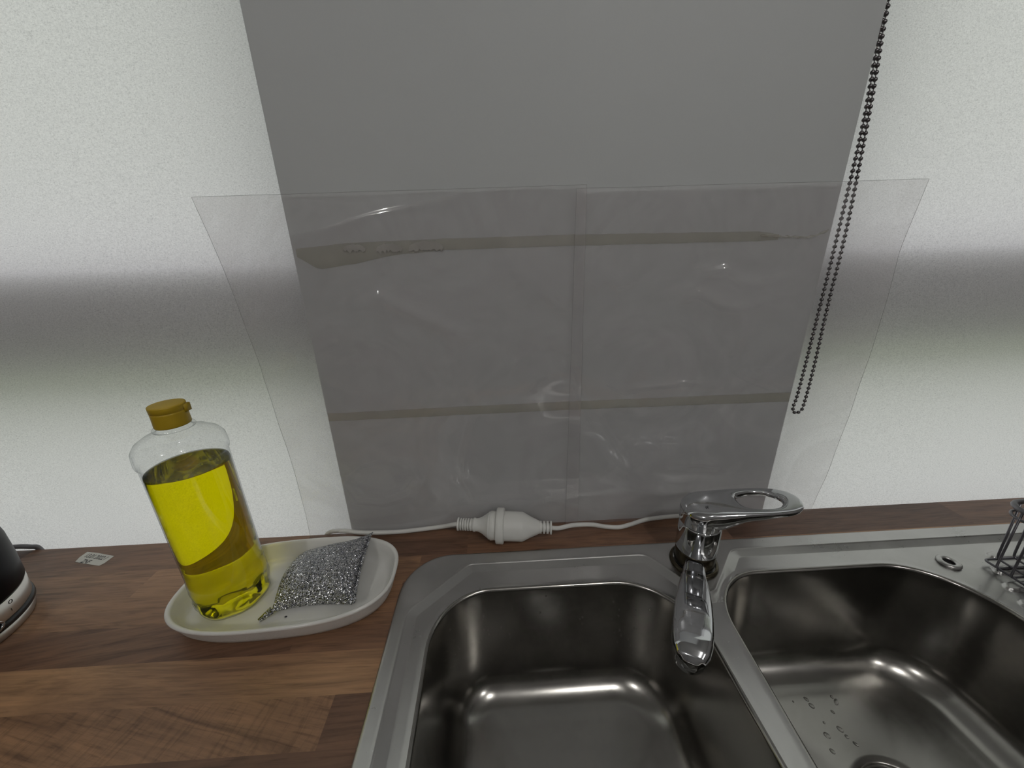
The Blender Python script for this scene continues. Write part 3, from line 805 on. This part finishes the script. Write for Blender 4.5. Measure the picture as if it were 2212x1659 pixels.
# lever: one ring-shaped body, broad over the cap, thin round the finger loop
la = -0.035
lx_, ly_ = Vector((math.cos(la), math.sin(la), 0)), Vector((-math.sin(la), math.cos(la), 0))
outer = spline([(-0.0262, 0.000, 0), (-0.0215, 0.0155, 0), (-0.010, 0.0245, 0), (0.005, 0.0262, 0), (0.025, 0.0262, 0), (0.050, 0.0262, 0), (0.075, 0.0258, 0), (0.098, 0.0232, 0), (0.112, 0.0165, 0), (0.118, 0.006, 0),
                (0.118, -0.006, 0), (0.112, -0.0165, 0), (0.098, -0.0232, 0), (0.075, -0.0258, 0), (0.050, -0.0262, 0), (0.025, -0.0262, 0), (0.005, -0.0262, 0), (-0.010, -0.0245, 0), (-0.0215, -0.0155, 0)], 5, True)
inner = spline([(0.0430, 0.000, 0), (0.0430, 0.0025, 0), (0.0432, 0.0050, 0), (0.0440, 0.0078, 0), (0.0470, 0.0120, 0), (0.0560, 0.0155, 0), (0.0700, 0.0168, 0), (0.0840, 0.0145, 0), (0.0925, 0.0082, 0), (0.0960, 0.003, 0),
                (0.0960, -0.003, 0), (0.0925, -0.0082, 0), (0.0840, -0.0145, 0), (0.0700, -0.0168, 0), (0.0560, -0.0155, 0), (0.0470, -0.0120, 0), (0.0440, -0.0078, 0), (0.0432, -0.0050, 0), (0.0430, -0.0025, 0)], 5, True)
L = []; nr_ = 20
ZTOP = 0.1010
for po, pi in zip(outer, inner):
    ring = []
    for k in range(nr_):
        a = 2 * PI * k / nr_; c_, s_ = math.cos(a), math.sin(a)
        u = 0.5 * (1 + math.copysign(abs(c_) ** 0.55, c_)); p = pi + (po - pi) * u
        hh = float(np.interp(p.x, [-0.03, 0.015, 0.04, 0.075, 0.12], [0.0125, 0.0120, 0.0062, 0.0040, 0.0036]))
        zt_ = ZTOP + float(np.interp(p.x, [-0.03, 0.0, 0.05, 0.12], [-0.003, 0.0, 0.0008, 0.0012])) - 0.06 * p.y * p.y / 0.026
        z_ = zt_ - hh + hh * math.copysign(abs(s_) ** 0.6, s_)
        q_ = Vector((TX, TY, 0)) + lx_ * p.x + ly_ * p.y
        ring.append((q_.x, q_.y, z_))
    L.append(ring)
lv = MB().loops(L, wrap=True)
lv.lathe([(0.0236, 0.0712), (0.0252, 0.0716), (0.0256, 0.0730), (0.0258, 0.0900)], C0, 64)
lv.build('lever', CHROME, tap)

text('H', TX - 0.004, TY - 0.012, ZTOP + 0.0002, math.radians(-2), 0.0045, tap, INK, name='engraved_mark')
# ------------------------------------------------------------------ tray, bottle, scourer
tray_c = Vector((-0.2655, -0.1075, 0)); ta = math.radians(2.5)
def tray_loop(hx, hy, z, n=96):
    out_ = []
    for k in range(n):
        a = 2 * PI * k / n; c_, s_ = math.cos(a), math.sin(a)
        e_ = 2 / 2.75
        x = hx * math.copysign(abs(c_) ** e_, c_); y_ = hy * math.copysign(abs(s_) ** e_, s_)
        out_.append((tray_c.x + x * math.cos(ta) - y_ * math.sin(ta), tray_c.y + x * math.sin(ta) + y_ * math.cos(ta), z))
    return out_
tray = thing('oval_tray', 'oval white ceramic tray on the worktop holding the yellow bottle and silver scourer', 'tray', (tray_c.x, tray_c.y, 0))
outp = [(0.040, 0.0), (0.0165, 0.0), (0.0130, 0.0006), (0.0098, 0.0030), (0.0060, 0.0100), (0.0030, 0.0200), (0.0005, 0.0262)]
HX_, HY_ = 0.1280, 0.0680
mb = MB(); mb.loops([tray_loop(HX_ - d, HY_ - d, z) for d, z in outp], cap0=True); mb.build('outer_side', CERSIDE, tray, label='rough textured outer side')
inp = [(0.0005, 0.0262), (0.0, 0.0278), (0.0006, 0.0292), (0.0022, 0.0298), (0.0040, 0.0290), (0.0052, 0.0272), (0.0080, 0.0190), (0.0108, 0.0115), (0.0140, 0.0076), (0.0180, 0.0062), (0.0230, 0.0060), (0.060, 0.0060)]
mb = MB(); mb.loops([tray_loop(HX_ - d, HY_ - d, z) for d, z in inp], cap1=True); mb.build('dish', CERAMIC, tray)
TZ = 0.0062

BX, BY = -0.3355, -0.1080
bot = thing('dish_soap_bottle', 'clear bottle of bright yellow liquid with mustard cap, standing on the oval tray', 'bottle', (BX, BY, TZ))
ba = math.radians(-40)
KR, KZ = 0.817, 0.985
def zmap(z): return float(np.interp(z, [0, .05, .19, .2262, .2614], [0, .05, .199, .230, .2585]))
def bl(prof, grow=0.0, n=96, a0=None, a1=None, facets=False):
    L = []
    for r, z in prof:
        r, z = r * KR, zmap(z)
        ring = []
        m = n if a0 is None else n + 1
        for k in range(m):
            a = 2 * PI * k / n if a0 is None else a0 + (a1 - a0) * k / n
            rr = r + grow
            if facets and z < 0.036:
                rr += 0.0022 * math.sin(7 * a + 90 * z) * math.sin(PI * min(1, z / 0.036)) + 0.0006 * math.sin(11 * a - 160 * z) * math.sin(PI * min(1, z / 0.036))
            ring.append((BX + rr * math.cos(a) * 1.0, BY + rr * math.sin(a) * 0.97, TZ + z))
        L.append(ring)
    return L
R0 = 0.0465
body = [(0.0, 0.0045), (0.020, 0.0035), (0.034, 0.0010), (0.039, 0.0), (0.0435, 0.0020), (0.0465, 0.0080), (0.0470, 0.0150), (0.0462, 0.0220), (0.0470, 0.0300), (0.0478, 0.0360), (0.0470, 0.0410), (0.0474, 0.0450), (0.0470, 0.0500),
        (R0, 0.0540), (R0, 0.10), (R0, 0.15), (R0, 0.1880), (0.0468, 0.1900), (0.0484, 0.1915), (0.0490, 0.1950), (0.0487, 0.2010), (0.0478, 0.2090), (0.0430, 0.2160), (0.0350, 0.2210), (0.0270, 0.2240), (0.0215, 0.2262), (0.0185, 0.2275), (0.0175, 0.2330), (0.0170, 0.2440)]
mb = MB(); mb.loops(bl(body, facets=True)); mb.build('bottle_body', CLEAR, bot)
LZ = 0.1795
liq = [(r - 0.0012 if r > 0.002 else 0.0, z + (0.0012 if z < 0.01 else 0)) for r, z in body if z < LZ - 0.01] + [(R0 - 0.0012, LZ - 0.002), (R0 - 0.0018, LZ), (R0 - 0.006, LZ - 0.0005), (0.0, LZ - 0.0006)]
mb = MB(); mb.loops(bl(liq, facets=True)); mb.build('yellow_liquid', LIQUID, bot)
# neck rings and cap
MB().lathe([(r * 0.95, zmap(z)) for r, z in [(0.0192, 0.2280), (0.0225, 0.2285), (0.0230, 0.2300), (0.0222, 0.2315), (0.0192, 0.2318)]], (BX, BY, TZ), 48, sx=KR, sy=KR).build('neck_ring', CLEAR, bot)
capp = [(0.0180, 0.2330), (0.0208, 0.2332), (0.0213, 0.2345), (0.0211, 0.2400), (0.0209, 0.2500), (0.0209, 0.2520), (0.0204, 0.2523), (0.0212, 0.2528), (0.0213, 0.2595), (0.0210, 0.2608), (0.0190, 0.2612), (0.0, 0.2614)]
mb = MB(); mb.lathe([(r * 0.715, zmap(z)) for r, z in capp], (BX, BY, TZ), 64)
th_ = math.radians(20)
hx_, hy_ = BX + 0.0150 * math.cos(th_), BY + 0.0150 * math.sin(th_)
mb.box(hx_ - 0.0015, hx_ + 0.0015, hy_ - 0.004, hy_ + 0.004, TZ + 0.2480, TZ + 0.2560)
mb.build('cap', CAP, bot)
# scourer
sc = [(-0.276, -0.139), (-0.180, -0.141), (-0.186, -0.045), (-0.277, -0.052)]
nn = 70; v = []; f = []
def sp_pt(u, w_, side_):
    a = Vector((*sc[0], 0)); b = Vector((*sc[1], 0)); c = Vector((*sc[2], 0)); d = Vector((*sc[3], 0))
    p = (a * (1 - u) + b * u) * (1 - w_) + (d * (1 - u) + c * u) * w_
    # pinched sides
    su = math.sin(PI * u); sw = math.sin(PI * w_)
    p.y += 0.007 * su * (1 - w_) ** 2 * 1.0 + 0.004 * su * w_ ** 2
    p.x += -0.009 * sw * (1 - u) ** 2 * (0.4 + w_) - 0.003 * sw * u ** 2
    puff = (max(math.sin(PI * u ** 0.8), 0) ** 0.42) * (max(sw, 0) ** 0.42)
    lift = 0.006 + 0.020 * (u ** 3) * (0.35 + 0.65 * w_) + 0.004 * w_
    lum = 0.0022 * noise.noise(Vector((u * 4, w_ * 4, 1.5)))
    z = TZ + lift + (0.0175 * puff + lum * puff if side_ > 0 else -min(0.0055 + 0.010 * u ** 2, 0.010) * puff - 0.0)
    fz = 0.0005 * noise.noise(Vector((u * 90, w_ * 90, side_)))
    return (p.x + fz, p.y + fz * 0.7, max(z + fz * 1.4, TZ + 0.0004))
for side_ in (1, -1):
    n0 = len(v)
    for i in range(nn + 1):
        for j in range(nn + 1): v.append(sp_pt(i / nn, j / nn, side_))
    for i in range(nn):
        for j in range(nn):
            b = n0 + i * (nn + 1) + j; f.append((b, b + nn + 1, b + nn + 2, b + 1))
# seam fins and corner tips
sp_o = thing('scouring_pad', 'silver glitter scouring pad lying on the right side of the oval tray', 'scourer', (-0.23, -0.095, TZ))
mesh('pad', v, f, GLITTER, sp_o)
v = []; f = []; m = 70
for i in range(m + 1):
    w_ = i / m; p = Vector(sp_pt(1.0, w_, 1)); v += [tuple(p - Vector((0.002, 0, 0.0005))), tuple(p + Vector((0.0028 + 0.0006 * math.sin(i * 2.1), 0, 0.0022)))]
for i in range(m): f.append((2 * i, 2 * i + 2, 2 * i + 3, 2 * i + 1))
mesh('seam', v, f, GLITTER, sp_o, solid=0.0008)
v = [(-0.276, -0.137, TZ + 0.008), (-0.272, -0.1405, TZ + 0.006), (-0.2845, -0.1475, TZ + 0.0022), (-0.2880, -0.1445, TZ + 0.0024), (-0.279, -0.133, TZ + 0.007)]
mesh('corner_tip', v, [(0, 1, 2, 3, 4)], GLITTER, sp_o, solid=0.0014)
# crumb in the tray
cr_m = MB(); cr_m.lathe([(0.0, 0.0), (0.0009, 0.0003), (0.0012, 0.0009), (0.0007, 0.0014), (0.0, 0.0016)], (-0.2585, -0.1415, TZ - 0.0001), 8, sx=1.3)
tag(cr_m.build('crumb', BLACKR, None, org=(-0.2585, -0.1415, TZ)), 'tiny black crumb on the oval tray in front of the scouring pad', 'crumb')

# ------------------------------------------------------------------ extension cord and plug
def frame_lathe(mb_, a, dir_, prof, n=36, oval=1.0):
    d = Vector(dir_).normalized(); up = Vector((0, 0, 1)); s_ = d.cross(up).normalized(); up = s_.cross(d)
    L = []
    for x, r in prof:
        L.append([Vector(a) + d * x + s_ * (r * math.cos(2 * PI * k / n)) + up * (r * oval * math.sin(2 * PI * k / n)) for k in range(n)])
    mb_.loops(L, cap0=True, cap1=True); return mb_
pc = Vector((-0.0085, -0.0285, 0.0240)); pdir = Vector((1, -0.11, -0.02)).normalized()
pl_ = thing('power_cord', 'white power cord with a plug, running from the left blind to the connector', 'cord', (-0.06, -0.02, 0))
mb = MB()
# plug pointing to -pdir from the collar
prof = [(0.002, 0.0190), (0.0050, 0.0200), (0.0120, 0.0205), (0.0128, 0.0195), (0.0135, 0.0190), (0.0145, 0.0195), (0.0155, 0.0180), (0.0200, 0.0150), (0.0250, 0.0115), (0.0300, 0.0095), (0.0340, 0.0090), (0.0345, 0.0098), (0.0375, 0.0098), (0.0382, 0.0086), (0.0400, 0.0084)]
frame_lathe(mb, pc, -pdir, prof)
mb.build('plug', PLASTIC, pl_)
mb = MB(); prof = [(0.0395, 0.0082)]
x = 0.0400
for k in range(5):
    prof += [(x, 0.0088), (x + 0.0022, 0.0088), (x + 0.0023, 0.0062), (x + 0.0035, 0.0062)]; x += 0.0036
prof += [(x, 0.0092), (x + 0.0025, 0.0094), (x + 0.0030, 0.0080)]
frame_lathe(mb, pc, -pdir, prof); mb.build('strain_relief', PLASTIC, pl_, smooth=False)
e0 = pc - pdir * 0.058
pts = spline([tuple(e0), tuple(e0 - pdir * 0.008 - Vector((0, 0, 0.001))), (-0.095, -0.012, 0.0135), (-0.135, -0.0085, 0.0070), (-0.170, -0.0085, 0.0052), (-0.215, -0.0090, 0.0080), (-0.240, -0.0055, 0.0095), (-0.262, 0.0005, 0.0050), (-0.276, 0.0048, -0.006), (-0.283, 0.0052, -0.03), (-0.285, 0.0052, -0.09)], 8)
MB().tube(pts, 0.0032, 12).build('cable', PLASTIC, pl_)

ex = thing('extension_cord', 'white extension cord with a large round connector, lying behind the sink, ending at the tap', 'cord', (0.04, -0.03, 0))
mb = MB()
prof = [(-0.0035, 0.0225), (-0.0035, 0.0240), (-0.0025, 0.0250), (0.0065, 0.0250), (0.0075, 0.0240), (0.0080, 0.0215)]
frame_lathe(mb, pc, pdir, prof, 48); mb.build('collar', PLASTIC, ex)
mb = MB()
prof = [(0.0070, 0.0205), (0.0080, 0.0208), (0.0340, 0.0205), (0.0355, 0.0200), (0.0460, 0.0145), (0.0580, 0.0092), (0.0590, 0.0086)]
frame_lathe(mb, pc, pdir, prof, 48); mb.build('socket', PLASTIC, ex)
mb = MB(); prof = [(0.0585, 0.0082)]; x = 0.0590
for k in range(3):
    prof += [(x, 0.0088), (x + 0.0030, 0.0088), (x + 0.0031, 0.0060), (x + 0.0048, 0.0060)]; x += 0.0050
prof += [(x, 0.0092), (x + 0.0022, 0.0093), (x + 0.0026, 0.0080)]
frame_lathe(mb, pc, pdir, prof); mb.build('strain_relief', PLASTIC, ex, smooth=False)
e1 = pc + pdir * 0.075
pts = spline([tuple(e1), tuple(e1 + pdir * 0.012 + Vector((0, 0.001, -0.001))), (0.100, -0.0300, 0.0190), (0.128, -0.0250, 0.0140), (0.152, -0.0215, 0.0055), (0.172, -0.0215, 0.0033), (0.190, -0.0190, 0.0050), (0.215, -0.0145, 0.0085), (0.245, -0.0115, 0.0090), (0.275, -0.0080, 0.0070), (0.300, -0.0052, 0.0050), (0.330, -0.0045, 0.0034), (0.350, -0.0045, 0.0034)], 8)
MB().tube(pts, 0.0032, 12).build('cable', PLASTIC, ex)

# ------------------------------------------------------------------ date sticker
st = thing('date_sticker', 'small white paper sticker with a printed date on the worktop beside the kettle', 'sticker', (-0.59, -0.025, 0))
a_, b_, c_, d_ = (-0.612, -0.0290), (-0.5695, -0.0390), (-0.5655, -0.0215), (-0.6140, -0.0100)
v = []
for z in (0.0001, 0.00035):
    v += [(*a_, z), (-0.6000, -0.0322, z), (*b_, z), (-0.5665, -0.0345, z), (*c_, z), (-0.595, -0.0138, z), (*d_, z), (-0.6148, -0.020, z)]
f = [tuple(range(8, 16)), tuple(reversed(range(8)))] + [(i, (i + 1) % 8, (i + 1) % 8 + 8, i + 8) for i in range(8)]
mesh('paper', v, f, STICK, st, smooth=False)
text('13.01.2022 /', -0.6095, -0.0200, 0.0004, math.radians(-13.5), 0.0090, st, INK, shear=0.0, sx=0.84)
text('ZNF', -0.6040, -0.0308, 0.0004, math.radians(-13.5), 0.0090, st, INK, sx=0.84)

# ------------------------------------------------------------------ kettle
KX, KY = -0.640, -0.145
kt = thing('electric_kettle', 'black electric kettle with a steel band, at the left edge of the photo', 'kettle', (KX, KY, 0))
K0 = (KX, KY, 0)
MB().lathe([(0.0, 0.0), (0.0685, 0.0), (0.0700, 0.0010), (0.0705, 0.0030), (0.0712, 0.0110), (0.069, 0.0125), (0.0, 0.0125)], K0, 80).build('power_base', SATIN, kt, label='round steel power base')
MB().lathe([(0.068, 0.0125), (0.0728, 0.0128), (0.0738, 0.0140), (0.0738, 0.0180), (0.0725, 0.0198), (0.066, 0.0200)], K0, 80).build('seal_ring', BLACKR, kt)
MB().lathe([(0.066, 0.0200), (0.0722, 0.0202), (0.0725, 0.0215), (0.0738, 0.0420), (0.0730, 0.0426), (0.058, 0.0428)], K0, 80).build('metal_band', SATIN, kt)
MB().lathe([(0.060, 0.0426), (0.0730, 0.0430), (0.0742, 0.0450), (0.0755, 0.0700), (0.0755, 0.1000), (0.0720, 0.1300), (0.0640, 0.1650), (0.0550, 0.1880), (0.0500, 0.1990), (0.0440, 0.2030), (0.0, 0.2050)], K0, 80).build('body', BLACK, kt)
MB().lathe([(0.0, 0.2040), (0.0430, 0.2040), (0.0430, 0.2080), (0.0380, 0.2120), (0.0100, 0.2140), (0.0080, 0.2220), (0.0110, 0.2280), (0.0, 0.2300)], K0, 48).build('lid', BLACK, kt)
hp = spline([(KX - 0.044, KY - 0.02, 0.190), (KX - 0.075, KY - 0.034, 0.205), (KX - 0.105, KY - 0.048, 0.185), (KX - 0.108, KY - 0.050, 0.120), (KX - 0.085, KY - 0.040, 0.070), (KX - 0.058, KY - 0.026, 0.062)], 8)
MB().tube(hp, 0.010, 14).build('handle', BLACK, kt)
sa = math.radians(100)
mb = MB(); mb.loops([[(KX + math.cos(sa) * (r_ + 0) - math.sin(sa) * w_ * math.cos(t_), KY + math.sin(sa) * r_ + math.cos(sa) * w_ * math.cos(t_), z_ + h_ * math.sin(t_)) for t_ in [2 * PI * k / 16 for k in range(16)]] for r_, z_, w_, h_ in ((0.040, 0.165, 0.020, 0.018), (0.060, 0.178, 0.014, 0.012), (0.076, 0.190, 0.008, 0.006))], cap0=True, cap1=True)
mb.build('spout', BLACK, kt)
# switch on the band, with its two marks
ka = math.radians(-34)
def kp(a, r_, z): return Vector((KX + r_ * math.cos(a), KY + r_ * math.sin(a), z))
def on_band(txt, deg, z, size):
    a = math.radians(deg); r_ = 0.0725 + (z - 0.0215) * 0.063 + 0.0003
    cu = bpy.data.curves.new('t', 'FONT'); cu.body = txt; cu.size = size; cu.extrude = 0.00005; cu.align_x = 'CENTER'
    to = bpy.data.objects.new('t', cu); COL.objects.link(to)
    dg = bpy.context.evaluated_depsgraph_get(); me = bpy.data.meshes.new_from_object(to.evaluated_get(dg)); bpy.data.objects.remove(to)
    tx = Vector((-math.sin(a), math.cos(a), 0)); nz_ = Vector((math.cos(a), math.sin(a), -0.063)).normalized(); ty = nz_.cross(tx)
    Mx = Matrix((tx, ty, nz_)).transposed().to_4x4(); Mx.translation = kp(a, r_, z) - ORI[kt.name]
    me.transform(Mx); me.materials.clear(); me.materials.append(INK); me.name = 'switch_mark'
    o_ = bpy.data.objects.new('switch_mark', me); finish(o_, kt)
on_band('O', 15, 0.0350, 0.0065); on_band('I', 13, 0.0262, 0.0055)
aS = math.radians(-8)
mb = MB()
L = []
for r_, z_, w_, h_ in ((0.060, 0.034, 0.014, 0.010), (0.070, 0.032, 0.013, 0.009), (0.078, 0.028, 0.011, 0.006), (0.082, 0.024, 0.007, 0.003)):
    L.append([kp(aS, r_, 0) + Vector((-math.sin(aS), math.cos(aS), 0)) * (w_ * math.cos(2 * PI * k / 20)) + Vector((0, 0, z_ + h_ * math.sin(2 * PI * k / 20))) for k in range(20)])
mb.loops(L, cap0=True, cap1=True); mb.build('switch', BLACK, kt)
L = [[kp(aS, 0.0785 + 0.0 + 0.0022 * math.cos(2 * PI * j / 10), 0) + Vector((-math.sin(aS), math.cos(aS), 0)) * ((0.0105 + 0.0018 * math.cos(2 * PI * j / 10)) * math.cos(2 * PI * i / 28)) + Vector((0, 0, 0.0265 + 0.0065 * math.sin(2 * PI * i / 28) + 0.0018 * math.sin(2 * PI * j / 10))) for j in range(10)] for i in range(28)]
MB().loops(L, wrap=True).build('switch_ring', CHROME, kt)
pts = spline([(KX - 0.02, KY + 0.068, 0.006), (-0.700, -0.030, 0.006), (-0.745, -0.010, 0.012), (-0.722, -0.0035, 0.0105), (-0.705, 0.0005, 0.0060), (-0.698, 0.0045, -0.004), (-0.696, 0.0048, -0.05)], 8)
MB().tube(pts, 0.0033, 12).build('power_cable', GREYPL, kt)

# ------------------------------------------------------------------ wire rack on the drainer
rk = thing('wire_dish_rack', 'dark wire dish rack standing on the ribbed drainer, only its corner in view', 'dish rack', (0.75, -0.2, ZD))
x0, x1, y0, y1 = 0.618, 0.90, -0.40, -0.1205
zb_ = ZD + 0.0068
def rrect(x0_, x1_, y0_, y1_, r_, z, n=6):
    R_ = rpoly([(x0_, y0_), (x1_, y0_), (x1_, y1_), (x0_, y1_)], [r_] * 4, n, 0.05)
    return [(p[0], p[1], z) for p in R_]
MB().tube(rrect(x0 + 0.001, x1, y0, y1, 0.004, zb_), 0.0014, 8, closed=True).build('bottom_frame', WIRE, rk)
TO = 0.004
MB().tube(rrect(x0 - TO, x1 + TO, y0 - TO, y1 + TO, 0.018, 0.094), 0.0030, 12, closed=True).build('top_rim', WIRE, rk)
MB().tube(rrect(x0 - TO + 0.001, x1 + TO - 0.001, y0 - TO + 0.001, y1 + TO - 0.001, 0.016, 0.082), 0.0016, 10, closed=True).build('middle_rail', WIRE, rk)
yy = y1 - 0.013
while yy > y0 + 0.01:
    MB().tube([(x0 - TO, yy, 0.092), (x0 - 0.0008, yy, 0.014), (x0 - 0.0005, yy, 0.010), (x0 + 0.001, yy, 0.0075), (x0 + 0.0035, yy, 0.0062), (x0 + 0.008, yy, 0.0061), (x1 - 0.008, yy, 0.0061), (x1 - 0.0035, yy, 0.0062), (x1 - 0.001, yy, 0.0075), (x1 + 0.0005, yy, 0.010), (x1 + 0.0008, yy, 0.014), (x1 + TO, yy, 0.092)], 0.0013, 8).build('wire', WIRE, rk)
    yy -= 0.014
xx = x0 + 0.018
while xx < x1 - 0.01:
    MB().tube([(xx, y1 + TO, 0.092), (xx, y1 + 0.0005, 0.015), (xx, y1, 0.0115), (xx, y1 - 0.002, 0.0092), (xx, y1 - 0.006, 0.0086), (xx, y0 + 0.006, 0.0086), (xx, y0 + 0.002, 0.0092), (xx, y0, 0.0115), (xx, y0 - 0.0005, 0.015), (xx, y0 - TO, 0.092)], 0.0013, 8).build('wire', WIRE, rk)
    xx += 0.022
mb = MB(); bc_ = (x0 - TO + 0.002, y1 - 0.018, 0.094)
mb.loops([[(bc_[0] + 0.0052 * math.sin(PI * i / 8) * math.cos(2 * PI * j / 14), bc_[1] + 0.0052 * math.sin(PI * i / 8) * math.sin(2 * PI * j / 14), bc_[2] + 0.0052 * math.cos(PI * i / 8)) for j in range(14)] for i in range(1, 8)], cap0=True, cap1=True)
mb.build('joint_ball', WIRE, rk)
